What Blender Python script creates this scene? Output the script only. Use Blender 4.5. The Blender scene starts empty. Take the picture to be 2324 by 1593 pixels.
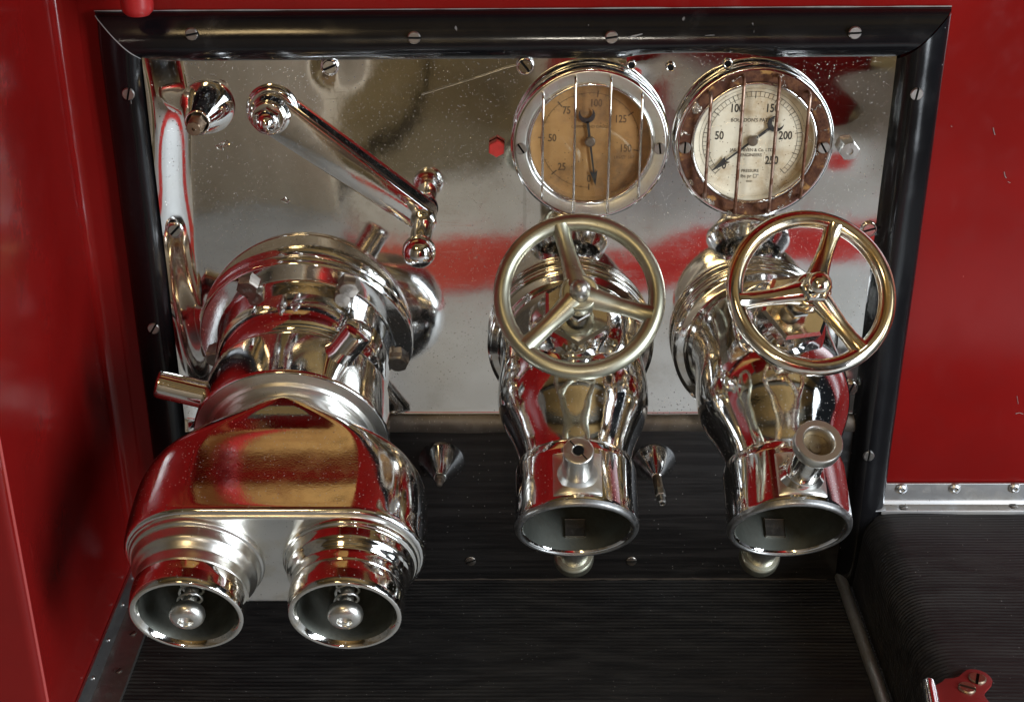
import bpy, bmesh, math, random
from mathutils import Matrix, Vector
R = math.radians
rnd = random.Random(7)
scene = bpy.context.scene
COL = scene.collection

# ------------------------------------------------------------------ camera
PITCH = R(26.6); FPX = 3231.0; CAMP = Vector((0.0, -1.2, 0.857))
cam_d = bpy.data.cameras.new('camera'); cam = bpy.data.objects.new('camera', cam_d); COL.objects.link(cam)
cam.location = CAMP; cam.rotation_euler = (R(90) - PITCH, 0, 0)
cam_d.sensor_width = 36.0; cam_d.lens = FPX / 2324 * 36.0
cam_d.clip_start = 0.02; cam_d.clip_end = 60
scene.camera = cam

# ------------------------------------------------------------------ world and lamps
world = bpy.data.worlds.new('World'); scene.world = world; world.use_nodes = True
bg = world.node_tree.nodes['Background']; bg.inputs[0].default_value = (0.75, 0.85, 1.0, 1); bg.inputs[1].default_value = 0.012

def area(name, loc, target, sx, sy, power, col):
    d = bpy.data.lights.new(name, 'AREA'); d.shape = 'RECTANGLE'; d.size = sx; d.size_y = sy
    d.energy = power; d.color = col
    o = bpy.data.objects.new(name, d); COL.objects.link(o); o.location = loc
    o.rotation_euler = (Vector(target) - Vector(loc)).to_track_quat('-Z', 'Y').to_euler()
    return o
area('doorway_light', (2.12, -1.82, 0.80), (0, -.25, 0.40), 0.62, 1.9, 98, (0.86, 0.93, 1.0))
area('window_light', (2.5, -0.75, 0.9), (0.1, -0.7, 0.4), 0.30, 1.6, 6.5, (0.84, 0.92, 1.0))
area('ceiling_lamp', (-0.7, -2.0, 2.3), (-0.2, -0.6, 0.2), 0.30, 0.30, 6, (1.0, 0.72, 0.36))
bd = bpy.data.lights.new('far_floor_fill', 'POINT'); bd.energy = 38; bd.color = (1.0, 0.92, 0.78); bd.shadow_soft_size = .06  # unseen point light, added to brighten the floor behind the camera
bo_ = bpy.data.objects.new('far_floor_fill', bd); COL.objects.link(bo_); bo_.location = (0.2, -3.4, 1.5)
area('far_window_left', (-0.75, -4.9, 1.15), (-0.2, 0, 0.3), 0.24, 1.7, 20, (1.0, 0.74, 0.34))
area('far_window_right', (1.0, -4.9, 1.15), (0.2, 0, 0.3), 0.24, 1.7, 20, (1.0, 0.74, 0.34))

scene.view_settings.view_transform = 'Standard'; scene.view_settings.look = 'None'
scene.view_settings.exposure = 0.0; scene.view_settings.gamma = 1.0
scene.cycles.use_denoising = True
scene.cycles.max_bounces = 10; scene.cycles.glossy_bounces = 7; scene.cycles.transparent_max_bounces = 8
scene.cycles.sample_clamp_indirect = 6.0

# ------------------------------------------------------------------ pixel helpers (photo pixels in a 2324 wide view)
FW = Vector((0, math.cos(PITCH), -math.sin(PITCH))); UPV = Vector((0, math.sin(PITCH), math.cos(PITCH)))
def ray(u, v): return FW + Vector(((u - 1162) / FPX, 0, 0)) + UPV * (-(v - 796) / FPX)
def on_y(u, v, y=0.0):
    d = ray(u, v); return CAMP + d * ((y - CAMP.y) / d.y)
def on_z(u, v, z=0.0):
    d = ray(u, v); return CAMP + d * ((z - CAMP.z) / d.z)

# ------------------------------------------------------------------ object helpers
WM = {}
def thing(name, loc, label=None, cat=None, group=None, kind=None):
    o = bpy.data.objects.new(name, None); COL.objects.link(o); o.location = loc
    o.empty_display_size = 0.02
    WM[o.name] = Matrix.Translation(loc)
    tag(o, label, cat, group, kind); return o
def tag(o, label=None, cat=None, group=None, kind=None):
    if label: o['label'] = label
    if cat: o['category'] = cat
    if group: o['group'] = group
    if kind: o['kind'] = kind
    return o
def obj(name, mesh, mat, parent=None, M=None, label=None):
    M = M or Matrix.Identity(4)
    if mat is not None and not mesh.materials: mesh.materials.append(mat)
    o = bpy.data.objects.new(name, mesh); COL.objects.link(o)
    if parent is not None:
        o.parent = parent; o.matrix_basis = WM[parent.name].inverted() @ M
    else: o.matrix_basis = M
    WM[o.name] = M
    if label: o['label'] = label
    return o
def mk(name, verts, faces, smooth=40):
    me = bpy.data.meshes.new(name); me.from_pydata([tuple(v) for v in verts], [], faces)
    bm = bmesh.new(); bm.from_mesh(me); bmesh.ops.recalc_face_normals(bm, faces=bm.faces[:]); bm.to_mesh(me); bm.free()
    if smooth:
        for p in me.polygons: p.use_smooth = True
        me.set_sharp_from_angle(angle=R(smooth))
    me.update(); return me
def frame(o, d, up=(0, 0, 1), roll=0.0):
    z = Vector(d).normalized(); u = Vector(up)
    if abs(z.dot(u.normalized())) > .99: u = Vector((0, 1, 0))
    x = u.cross(z).normalized(); y = z.cross(x)
    M = Matrix((x, y, z)).transposed().to_4x4(); M.translation = Vector(o)
    return M @ Matrix.Rotation(roll, 4, 'Z')
def rp(pts, rad=.0015, n=3):
    """round the corners of an open (r, s) profile"""
    out = [pts[0]]
    for i in range(1, len(pts) - 1):
        a, b, c = Vector(pts[i - 1]), Vector(pts[i]), Vector(pts[i + 1])
        l1, l2 = (a - b).length, (c - b).length
        if l1 < 1e-6 or l2 < 1e-6: continue
        k = min(rad, l1 * .45, l2 * .45)
        p, q = b + (a - b) / l1 * k, b + (c - b) / l2 * k
        for j in range(n + 1):
            t = j / n; out.append(tuple(p * (1 - t) ** 2 + b * 2 * t * (1 - t) + q * t * t))
    out.append(pts[-1]); return out
def lathe(name, prof, seg=64, smooth=40, mod=None, off=0.0):
    V, rings, F = [], [], []
    for j, (r, s) in enumerate(prof):
        if r < 1e-6: rings.append([len(V)]); V.append((0, 0, s)); continue
        ring = []
        for i in range(seg):
            a = 2 * math.pi * i / seg + off; rr = r * (mod(i, j) if mod else 1)
            ring.append(len(V)); V.append((rr * math.cos(a), rr * math.sin(a), s))
        rings.append(ring)
    for a, b in zip(rings, rings[1:]):
        if len(a) == 1 and len(b) == 1: continue
        for i in range(seg):
            k = (i + 1) % seg
            if len(a) == 1: F.append((a[0], b[k], b[i]))
            elif len(b) == 1: F.append((a[i], a[k], b[0]))
            else: F.append((a[i], a[k], b[k], b[i]))
    return mk(name, V, F, smooth)
def sweep(name, path, radii, seg=32, cap=True, up=(1, 0, 0), sx=1.0, smooth=50):
    """tube through points; sx squashes the section across the binormal"""
    P = [Vector(p) for p in path]; V, F = [], []
    n0 = None
    for i, p in enumerate(P):
        t = (P[min(i + 1, len(P) - 1)] - P[max(i - 1, 0)]).normalized()
        n = Vector(up) if n0 is None else n0
        n = (n - t * n.dot(t)).normalized(); n0 = n; b = t.cross(n)
        r = radii[i] if hasattr(radii, '__len__') else radii
        for k in range(seg):
            a = 2 * math.pi * k / seg; V.append(p + n * (r * math.cos(a)) + b * (r * sx * math.sin(a)))
    for i in range(len(P) - 1):
        for k in range(seg):
            q = (k + 1) % seg; F.append((i * seg + k, i * seg + q, (i + 1) * seg + q, (i + 1) * seg + k))
    if cap: F.append(tuple(range(seg))); F.append(tuple(range((len(P) - 1) * seg, len(P) * seg)))
    return mk(name, V, F, smooth)
def torus(name, Rm, r, seg=72, ring=16, sz=1.0):
    V, F = [], []
    for i in range(seg):
        a = 2 * math.pi * i / seg
        for k in range(ring):
            b = 2 * math.pi * k / ring; q = Rm + r * math.cos(b)
            V.append((q * math.cos(a), q * math.sin(a), r * sz * math.sin(b)))
    for i in range(seg):
        for k in range(ring):
            F.append((i * ring + k, ((i + 1) % seg) * ring + k, ((i + 1) % seg) * ring + (k + 1) % ring, i * ring + (k + 1) % ring))
    return mk(name, V, F, 60)
def box(name, lo, hi, bev=.001):
    bm = bmesh.new(); bmesh.ops.create_cube(bm, size=1)
    for v in bm.verts: v.co = Vector([lo[k] + (v.co[k] + .5) * (hi[k] - lo[k]) for k in range(3)])
    if bev: bmesh.ops.bevel(bm, geom=bm.edges[:], offset=bev, segments=2, affect='EDGES', profile=.6)
    me = bpy.data.meshes.new(name); bm.to_mesh(me); bm.free()
    for p in me.polygons: p.use_smooth = True
    me.set_sharp_from_angle(angle=R(45)); return me
def prism(name, pts, h, bev=.0008):
    bm = bmesh.new(); vs = [bm.verts.new((x, y, 0)) for x, y in pts]; f = bm.faces.new(vs)
    ret = bmesh.ops.extrude_face_region(bm, geom=[f])
    top = [g for g in ret['geom'] if isinstance(g, bmesh.types.BMVert)]
    for v in top: v.co.z += h
    if bev:
        es = [e for e in bm.edges if all(v in top for v in e.verts)]
        bmesh.ops.bevel(bm, geom=es, offset=bev, segments=2, affect='EDGES', profile=.6)
    bmesh.ops.recalc_face_normals(bm, faces=bm.faces[:])
    me = bpy.data.meshes.new(name); bm.to_mesh(me); bm.free()
    for p in me.polygons: p.use_smooth = True
    me.set_sharp_from_angle(angle=R(35)); return me
def join(name, meshes, smooth=40):
    """several (mesh, matrix) pieces of one part into one mesh"""
    bm = bmesh.new()
    for me, M in meshes:
        t = me.copy(); t.transform(M); bm.from_mesh(t); bpy.data.meshes.remove(t)
    me = bpy.data.meshes.new(name); bm.to_mesh(me); bm.free()
    for p in me.polygons: p.use_smooth = True
    me.set_sharp_from_angle(angle=R(smooth)); return me
def text_mesh(body, size, bold=0.0, sx=1.0):
    c = bpy.data.curves.new('print', 'FONT'); c.body = body; c.size = size; c.align_x = 'CENTER'; c.align_y = 'CENTER'
    c.offset = bold; c.resolution_u = 3
    o = bpy.data.objects.new('print', c); COL.objects.link(o)
    dg = bpy.context.evaluated_depsgraph_get(); me = bpy.data.meshes.new_from_object(o.evaluated_get(dg))
    bpy.data.objects.remove(o); bpy.data.curves.remove(c)
    me.transform(Matrix.Diagonal((sx, 1, 1, 1))); me.materials.clear(); return me

# ------------------------------------------------------------------ materials
def nodes(name):
    m = bpy.data.materials.new(name); m.use_nodes = True; nt = m.node_tree
    return m, nt, nt.nodes['Principled BSDF']
class G:
    """tiny node-graph helper"""
    def __init__(s, nt, scale=(1, 1, 1)):
        s.nt = nt; tc = nt.nodes.new('ShaderNodeTexCoord'); mp = nt.nodes.new('ShaderNodeMapping')
        mp.inputs['Scale'].default_value = scale; nt.links.new(tc.outputs['Object'], mp.inputs[0]); s.co = mp.outputs[0]
    def mapped(s, scale, rot=(0, 0, 0)):
        tc = s.nt.nodes.new('ShaderNodeTexCoord'); mp = s.nt.nodes.new('ShaderNodeMapping')
        mp.inputs['Scale'].default_value = scale; mp.inputs['Rotation'].default_value = rot
        s.nt.links.new(tc.outputs['Object'], mp.inputs[0]); return mp.outputs[0]
    def noise(s, scale, detail=4, rough=.55, dist=0.0, co=None):
        n = s.nt.nodes.new('ShaderNodeTexNoise'); n.inputs['Scale'].default_value = scale; n.inputs['Detail'].default_value = detail
        n.inputs['Roughness'].default_value = rough; n.inputs['Distortion'].default_value = dist
        s.nt.links.new(co or s.co, n.inputs['Vector']); return n.outputs['Fac']
    def voro(s, scale, rand=1.0, feat='F1', co=None):
        n = s.nt.nodes.new('ShaderNodeTexVoronoi'); n.feature = feat; n.inputs['Scale'].default_value = scale
        n.inputs['Randomness'].default_value = rand; s.nt.links.new(co or s.co, n.inputs['Vector']); return n.outputs
    def ramp(s, fac, a, b, lo=0.0, hi=1.0):
        n = s.nt.nodes.new('ShaderNodeMapRange'); n.interpolation_type = 'SMOOTHSTEP'
        n.inputs['From Min'].default_value = a; n.inputs['From Max'].default_value = b
        n.inputs['To Min'].default_value = lo; n.inputs['To Max'].default_value = hi
        s.nt.links.new(fac, n.inputs['Value']); return n.outputs[0]
    def math(s, op, a, b):
        n = s.nt.nodes.new('ShaderNodeMath'); n.operation = op
        for i, x in enumerate((a, b)):
            if isinstance(x, (int, float)): n.inputs[i].default_value = x
            else: s.nt.links.new(x, n.inputs[i])
        return n.outputs[0]
    def mix(s, fac, a, b):
        n = s.nt.nodes.new('ShaderNodeMix'); n.data_type = 'RGBA'
        for k, x in ((0, fac), (6, a), (7, b)):
            if isinstance(x, tuple): n.inputs[k].default_value = (*x[:3], 1)
            elif isinstance(x, (int, float)): n.inputs[k].default_value = x
            else: s.nt.links.new(x, n.inputs[k])
        return n.outputs[2]
    def bump(s, h, strength=.2, dist=.001, prev=None):
        n = s.nt.nodes.new('ShaderNodeBump'); n.inputs['Strength'].default_value = strength; n.inputs['Distance'].default_value = dist
        s.nt.links.new(h, n.inputs['Height'])
        if prev is not None: s.nt.links.new(prev, n.inputs['Normal'])
        return n.outputs[0]
    def link(s, a, b): s.nt.links.new(a, b)

def specks(g, scale, size, keep=.5):
    """small scattered spots: 1 on the spot, 0 elsewhere; keep = share of cells that carry one"""
    v = g.voro(scale); d = g.ramp(v['Distance'], size * .5, size, 1, 0)
    w = g.nt.nodes.new('ShaderNodeSeparateColor'); g.link(v['Color'], w.inputs[0])
    return g.math('MULTIPLY', d, g.ramp(w.outputs[0], 1 - keep - .02, 1 - keep + .02, 0, 1))

def metal(name, col, rough=.08, col2=None, patch=(22, .5, .62), rough2=None, dust=.3, wob=.012, grime=.35, dustcol=(.42, .40, .37), fine=650):
    m, nt, b = nodes(name); g = G(nt)
    b.inputs['Metallic'].default_value = 1.0
    c = col; rg = None
    n1 = g.noise(patch[0], 5, .6, .4); f = g.ramp(n1, patch[1], patch[2])
    c = g.mix(f, col, col2 or tuple(x * .86 for x in col))
    rbase = g.math('ADD', g.math('MULTIPLY', f, (rough2 if rough2 is not None else rough * 1.8) - rough), rough)
    tarn = g.ramp(g.noise(70, 6, .7), .5, .8, 0, grime); c = g.mix(tarn, c, tuple(x * .45 for x in col))
    rbase = g.math('ADD', rbase, g.math('MULTIPLY', tarn, .25))
    sp = specks(g, 420, .18, dust); c = g.mix(sp, c, dustcol)
    rbase = g.math('ADD', rbase, g.math('MULTIPLY', sp, .4))
    sp2 = specks(g, 210, .12, dust * .8); c = g.mix(sp2, c, (.05, .04, .035))
    g.link(c, b.inputs['Base Color']); g.link(rbase, b.inputs['Roughness'])
    met = g.math('SUBTRACT', 1.0, g.math('MULTIPLY', g.math('MAXIMUM', sp, sp2), .8)); g.link(met, b.inputs['Metallic'])
    nb = g.bump(g.noise(45, 2), wob, .004); nb = g.bump(g.noise(fine, 3), .05, .0005, nb)
    g.link(nb, b.inputs['Normal']); return m

CHROME = metal('chrome', (.85, .85, .845), .045, (.76, .745, .71), (30, .48, .72), .15, dust=.45, grime=.4)
CHROME_W = metal('chrome_worn', (.80, .78, .74), .08, (.66, .58, .46), (30, .52, .72), .2, grime=.35)
ZINC = metal('zinc_satin', (.78, .775, .745), .29, (.68, .655, .58), (24, .45, .65), .34, dust=.25, wob=.01, grime=.3)
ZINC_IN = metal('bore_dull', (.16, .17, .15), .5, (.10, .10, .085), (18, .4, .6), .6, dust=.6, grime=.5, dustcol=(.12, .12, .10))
NICKEL = metal('nickel_satin', (.48, .475, .375), .37, (.38, .37, .28), (28, .45, .65), .34, dust=.2, wob=.008, grime=.35, dustcol=(.2, .18, .12))
BRASSW = metal('chrome_brassed', (.80, .76, .68), .10, (.72, .56, .32), (26, .42, .60), .2, dust=.3, wob=.01, grime=.6, dustcol=(.16, .1, .04))
BRASS = metal('brass_dull', (.42, .33, .24), .36, (.32, .24, .17), (60, .45, .6), .45, dust=.3, grime=.5)
BRASS_D = metal('brass_recess_shade', (.24, .19, .12), .55, (.16, .12, .08), (120, .45, .6), .6, dust=.3, grime=.5)  # darker copy of the brass: shade of the knob recess put into the colour
STEEL = metal('steel_dull', (.46, .45, .43), .34, (.36, .34, .31), (40, .45, .6), .45, dust=.3, grime=.4)
STEEL_R = metal('steel_rim', (.36, .36, .355), .3, (.22, .22, .22), (90, .45, .6), .45, dust=.5, grime=.6)
STEEL_D = metal('steel_dark', (.30, .27, .24), .38, (.22, .19, .16), (60, .45, .6), .5, dust=.3, grime=.4)
ALU = metal('aluminium', (.62, .63, .64), .34, (.50, .49, .47), (14, .45, .62), .42, dust=.3, wob=.01, grime=.4)
ALU_D = metal('aluminium_dirty', (.36, .35, .33), .42, (.22, .20, .18), (16, .42, .62), .5, dust=.5, wob=.01, grime=.6)

def sheet_mat():
    m, nt, b = nodes('polished_sheet'); g = G(nt); b.inputs['Metallic'].default_value = 1
    big = g.ramp(g.noise(9, 4, .6), .4, .7); c = g.mix(big, (.84, .835, .82), (.74, .725, .69))
    sp = specks(g, 620, .17, .4); sp2 = specks(g, 300, .19, .75)
    dens = g.ramp(g.noise(7, 3), .42, .66, .1, 1)
    sp = g.math('MULTIPLY', sp, dens); sp2 = g.math('MULTIPLY', sp2, g.ramp(g.noise(13, 4, .6), .42, .60, 0, 1))
    c = g.mix(sp, c, (.30, .29, .27)); c = g.mix(sp2, c, (.07, .06, .05))
    stain = g.ramp(g.noise(11, 8, .72, .6), .52, .74, 0, .55); c = g.mix(stain, c, (.50, .475, .42))
    scr = g.ramp(g.noise(70, 2, .5, co=g.mapped((1, 1, .05), (0, .9, 0))), .72, .76, 0, .5); c = g.mix(scr, c, (.55, .54, .52))
    haze = g.math('ADD', g.ramp(g.noise(26, 6, .7), .5, .8, 0, .10), g.math('MULTIPLY', stain, .12))
    brush = g.ramp(g.noise(30, 5, .7, co=g.mapped((1, 1, 9))), .55, .75, 0, .05)
    r = g.math('ADD', g.math('ADD', .05, haze), g.math('ADD', brush, g.math('MULTIPLY', sp, .4)))
    g.link(c, b.inputs['Base Color']); g.link(r, b.inputs['Roughness'])
    g.link(g.math('SUBTRACT', 1.0, g.math('MULTIPLY', g.math('MAXIMUM', sp, sp2), .8)), b.inputs['Metallic'])
    nb = g.bump(g.noise(16, 2), .018, .004); nb = g.bump(g.noise(60, 3, co=g.mapped((1, 1, .6))), .012, .002, nb)
    g.link(g.bump(sp, .5, .0004, nb), b.inputs['Normal']); return m
SHEET = sheet_mat()

def paint(name, col, rough=.22, coat=.4, chip=(.5, .35, .33), dust=.15, col2=None, wob=.04, sc=5, spec=.5):
    m, nt, b = nodes(name); g = G(nt)
    c = g.mix(g.ramp(g.noise(sc, 4), .35, .7), col, col2 or tuple(x * .78 for x in col))
    smear = g.ramp(g.noise(14, 6, .7, .5, co=g.mapped((1, 1, .35))), .60, .78, 0, .05); c = g.mix(smear, c, chip)
    ch = specks(g, 60, .035, dust); c = g.mix(ch, c, chip)
    scr = g.ramp(g.noise(90, 2, .5, co=g.mapped((1, 1, .06), (0, .35, 0))), .74, .77, 0, dust * 1.6); c = g.mix(scr, c, chip)
    g.link(c, b.inputs['Base Color'])
    g.link(g.math('ADD', g.math('ADD', rough, g.math('MULTIPLY', smear, 1.2)), g.ramp(g.noise(40, 5), .4, .8, 0, .12)), b.inputs['Roughness'])
    b.inputs['Specular IOR Level'].default_value = spec; b.inputs['Coat Weight'].default_value = coat; b.inputs['Coat Roughness'].default_value = .12
    nb = g.bump(g.noise(9, 2), wob, .006); g.link(g.bump(g.noise(500, 2), .05, .0003, nb), b.inputs['Normal']); return m
RED = paint('red_paint', (.180, .0058, .0052), .15, .0, (.42, .16, .15), .12, spec=.38)
RED_D = paint('red_paint_dull', (.20, .014, .013), .38, .1, (.3, .14, .12), .2)
BLACK = paint('black_paint', (.0050, .0050, .0060), .15, .0, (.30, .29, .29), .3, sc=12, spec=.42)
BLACKG = paint('grab_red', (.36, .016, .016), .3, .3, (.4, .15, .14), .1)

def board_mat(name, c0, c1, rough, stretch, dust):
    m, nt, b = nodes(name); g = G(nt)
    gr = g.noise(60, 5, .65, .3, co=g.mapped(stretch)); f = g.ramp(gr, .35, .7)
    c = g.mix(f, c0, c1); sp = specks(g, 190, .10, dust); c = g.mix(sp, c, (.24, .23, .22))
    wear = g.ramp(g.noise(9, 5, .7, co=g.mapped((1, 1, 3))), .56, .8, 0, .35); c = g.mix(wear, c, (.035, .033, .031))
    g.link(c, b.inputs['Base Color']); g.link(g.math('ADD', rough, g.math('MULTIPLY', f, .15)), b.inputs['Roughness'])
    b.inputs['Specular IOR Level'].default_value = .28
    g.link(g.bump(gr, .25, .0005), b.inputs['Normal']); return m
BOARD = board_mat('black_board', (.008, .0075, .0075), (.018, .0165, .016), .32, (.12, 1, 3.2), .4)
RUBBER = board_mat('ribbed_rubber', (.011, .0105, .0105), (.024, .0225, .021), .50, (.25, 1.5, 1.5), .6)
RUBBER2 = board_mat('ribbed_mat', (.016, .016, .017), (.030, .029, .029), .45, (.25, 1.5, 1.5), .5)

def flat(name, col, rough=.5, metal_=0.0, spec=.5):
    m, nt, b = nodes(name); g = G(nt)
    c = g.mix(g.ramp(g.noise(90, 4), .35, .7), col, tuple(x * .75 for x in col)); g.link(c, b.inputs['Base Color'])
    b.inputs['Roughness'].default_value = rough; b.inputs['Metallic'].default_value = metal_; b.inputs['Specular IOR Level'].default_value = spec
    return m
INK = flat('dial_ink', (.025, .02, .015), .6)
INK_L = flat('dial_ink_faded', (.11, .06, .025), .7)
NEEDLE = flat('needle_blued', (.03, .03, .032), .4)
DARK = flat('dark_void', (.006, .006, .006), .8, spec=.1)
STAMP = flat('stamped_mark', (.34, .32, .30), .5, .6)

def dial_mat(name, c0, c1, stain, amt, spot):
    m, nt, b = nodes(name); g = G(nt)
    c = g.mix(g.ramp(g.noise(30, 4), .35, .68), c0, c1)
    c = g.mix(g.ramp(g.noise(34, 7, .7), .46, .75, 0, amt), c, stain)
    c = g.mix(specks(g, 340, .2, spot), c, tuple(x * .35 for x in stain))
    g.link(c, b.inputs['Base Color']); b.inputs['Roughness'].default_value = .65; return m
DIAL_A = dial_mat('dial_amber', (.37, .205, .072), (.28, .14, .045), (.13, .075, .035), .9, .2)
DIAL_C = dial_mat('dial_cream', (.72, .67, .56), (.60, .53, .41), (.36, .24, .12), .85, .6)

def rust_mat():
    m, nt, b = nodes('rusted_chrome'); g = G(nt)
    n = g.noise(52, 7, .62, .35); edge = g.ramp(n, .385, .405)
    ru = g.mix(g.ramp(g.noise(120, 5, .7), .35, .7), (.060, .025, .017), (.13, .058, .030))
    ru = g.mix(g.ramp(g.noise(70, 4), .58, .68), ru, (.30, .16, .055))
    c = g.mix(edge, (.62, .57, .50), ru); g.link(c, b.inputs['Base Color'])
    g.link(g.math('SUBTRACT', 1, edge), b.inputs['Metallic']); g.link(g.ramp(edge, 0, 1, .16, .85), b.inputs['Roughness']); b.inputs['Specular IOR Level'].default_value = .15
    rim = g.ramp(n, .37, .41, 1, 0); nb = g.bump(rim, .9, .0012); g.link(g.bump(g.noise(380, 5), .9, .0010, nb), b.inputs['Normal']); return m
RUST = rust_mat()
RUSTBAR = metal('rusted_wire', (.34, .24, .19), .42, (.17, .08, .05), (90, .42, .58), .7, dust=.3, grime=.5)

def glass_mat():
    m = bpy.data.materials.new('gauge_glass'); m.use_nodes = True; nt = m.node_tree; nt.nodes.clear()
    o = nt.nodes.new('ShaderNodeOutputMaterial'); mx = nt.nodes.new('ShaderNodeMixShader'); lw = nt.nodes.new('ShaderNodeLayerWeight'); pw = nt.nodes.new('ShaderNodeMath'); pw.operation = 'POWER'; fr = nt.nodes.new('ShaderNodeMapRange')
    t = nt.nodes.new('ShaderNodeBsdfTransparent'); gl = nt.nodes.new('ShaderNodeBsdfGlossy'); gl.inputs['Roughness'].default_value = .02
    t.inputs[0].default_value = (.97, .97, .95, 1)
    pw.inputs[1].default_value = 4.5; fr.inputs['To Min'].default_value = .045; nt.links.new(lw.outputs['Facing'], pw.inputs[0]); nt.links.new(pw.outputs[0], fr.inputs['Value'])
    lw.inputs['Blend'].default_value = .5
    nt.links.new(fr.outputs[0], mx.inputs[0]); nt.links.new(t.outputs[0], mx.inputs[1]); nt.links.new(gl.outputs[0], mx.inputs[2]); nt.links.new(mx.outputs[0], o.inputs[0])
    return m
GLASS = glass_mat()

# ------------------------------------------------------------------ what the chrome mirrors: floor, far wall, opposite vehicle
def plain(name, col, rough=.6, col2=None, sc=3, st=(1, 1, 1)):
    m, nt, b = nodes(name); g = G(nt, st)
    g.link(g.mix(g.ramp(g.noise(sc, 6, .65), .35, .68), col, col2 or tuple(x * .7 for x in col)), b.inputs['Base Color'])
    b.inputs['Roughness'].default_value = rough; b.inputs['Specular IOR Level'].default_value = .12; return m
CONC = plain('concrete', (.40, .415, .42), .55, (.33, .34, .34), 4)
LINE = plain('floor_line_red', (.42, .03, .025), .5, (.30, .015, .015), 9)
TAN = plain('tan_boarding', (.62, .54, .41), .6, (.52, .44, .32), 3, (6, 6, .6))
BEIGE = plain('beige_plaster', (.26, .25, .23), .7)
OLIVE = plain('dark_olive', (.12, .11, .085), .5)
WOODC = plain('ceiling_wood', (.40, .27, .11), .6, (.30, .19, .07), 4, (1, 9, 1))
PLANK = plain('plank_wood', (.50, .29, .095), .45, (.36, .19, .06), 5, (1.5, 1, 12))
KNOT = plain('plank_knot', (.09, .05, .02), .5)
OPP = plain('opposite_red', (.36, .02, .02), .3)
FZ = -.55
def sheetobj(name, pts, mat, label=None):
    o = obj(name, mk(name, pts, [tuple(range(len(pts)))], 0), mat); o['kind'] = 'structure'
    if label: o['label'] = label
    return o
sheetobj('floor', [(-4, 1, FZ), (4, 1, FZ), (4, -6, FZ), (-4, -6, FZ)], CONC, 'pale grey concrete floor seen only as a reflection in the sheet')
ln = []
for i in range(41):
    x = -.36 + i * .09; y0 = -2.02 - .12 * x * .9 + rnd.uniform(-.012, .012); ln.append((x, y0, FZ + .004))
for i in range(40, -1, -1):
    x = -.40 + i * .09; y0 = -2.30 - .12 * x * .9 + rnd.uniform(-.03, .02); ln.append((x, y0, FZ + .004))
sheetobj('floor_line', ln, LINE, 'red painted floor line mirrored across the polished sheet')
def room_box(name, lo, hi, mat, label):
    o = obj(name, box(name, lo, hi, .01), mat); o['kind'] = 'structure'; o['label'] = label
room_box('wall_far', (-4, -5.2, FZ), (4, -5.1, 3), BEIGE, 'beige far wall mirrored in the chrome')
room_box('wall_side', (-3.2, -5.1, FZ), (-3.1, 1, 3), BEIGE, 'beige side wall mirrored in the chrome')
room_box('wall_cupboard', (-1.5, -2.75, FZ), (-.42, -2.42, 1.5), TAN, 'tan boarded cupboard wall mirrored in the sheet')
sheetobj('floor_mat', [(-.46, -2.72, FZ + .004), (.10, -2.66, FZ + .004), (.16, -4.6, FZ + .004), (-.6, -4.6, FZ + .004)], OLIVE, 'dark olive matting on the floor mirrored in the sheet')
room_box('wall_red_vehicle', (.16, -3.2, FZ), (.40, -2.95, .5), OPP, 'red vehicle side mirrored in the sheet')
room_box('wall_red_vehicle', (.40, -4.3, FZ), (1.3, -3.8, 1.6), OPP, 'red vehicle side mirrored in the sheet')
for k in range(6): room_box('wall_pilaster', (-2.6 + k * .95, -5.1, FZ), (-2.3 + k * .95, -5.0, 2.6), TAN, 'pale pilaster on the far wall mirrored in the chrome')
for k in range(7): room_box('ceiling_beam', (-4, -4.9 + k * .72, 2.42), (4, -4.72 + k * .72, 2.6), OLIVE, 'dark ceiling beam mirrored in the chrome')
room_box('ceiling', (-4, -5.2, 2.6), (4, .5, 2.7), WOODC, 'warm boarded ceiling mirrored in the chrome')

# ------------------------------------------------------------------ bodywork
XL, XR, ZT = -.351, .3696, .576          # frame outside
WX = -.386; WD = -.276                   # left return wall
body = thing('vehicle_bodywork', (0, 0, 0), 'glossy red painted bodywork round the pump panel', 'bodywork')
obj('back_panel', mk('back_panel', [(WX, .001, -.02), (1.0, .001, -.02), (1.0, .001, 1.0), (WX, .001, 1.0)], [(0, 1, 2, 3)], 0), RED, body)
prof = rp([(WX, .001), (WX, WD), (-1.2, WD)], .010, 6)
prof = rp([(WX + .02, -.0005), (WX, -.0005), (WX, WD), (-1.2, WD)], .009, 6)
V, F = [], []
zs = [-.05 + i * .1 for i in range(14)]
for z in zs:
    for (x, y) in prof: V.append((x, y, z))
n = len(prof)
for i in range(len(zs) - 1):
    for k in range(n - 1): F.append((i * n + k, i * n + k + 1, (i + 1) * n + k + 1, (i + 1) * n + k))
obj('side_return', mk('side_return', V, F, 60), RED, body, label='tall red return panel at left with a rounded front edge')
obj('edge_bead', sweep('edge_bead', [(WX - .001, WD - .0005 + .006, z) for z in (-.05, .2, .5, .95)], .0016, 8), paint('edge_worn', (.40, .06, .055), .3, .3, (.6, .45, .42), .9), body)
obj('red_reflector_slab', box('red_reflector_slab', (WX, -.34, 1.30), (.6, .003, 1.34), .006), RED, body)  # unseen red slab, added so the collecting head's top reflects dark red
for i in range(9):
    kx, kz = -.35 + rnd.random() * .21, .67 + rnd.random() * .58
    obj('plank_knot', box('plank_knot', (kx, -.0135, kz), (kx + rnd.uniform(.02, .05), -.008, kz + rnd.uniform(.006, .014)), .002), KNOT, body)
lk = obj('upper_locker', box('upper_locker', (WX, .004, 1.004), (.5, .03, 1.9), .004), RED, body)
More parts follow.
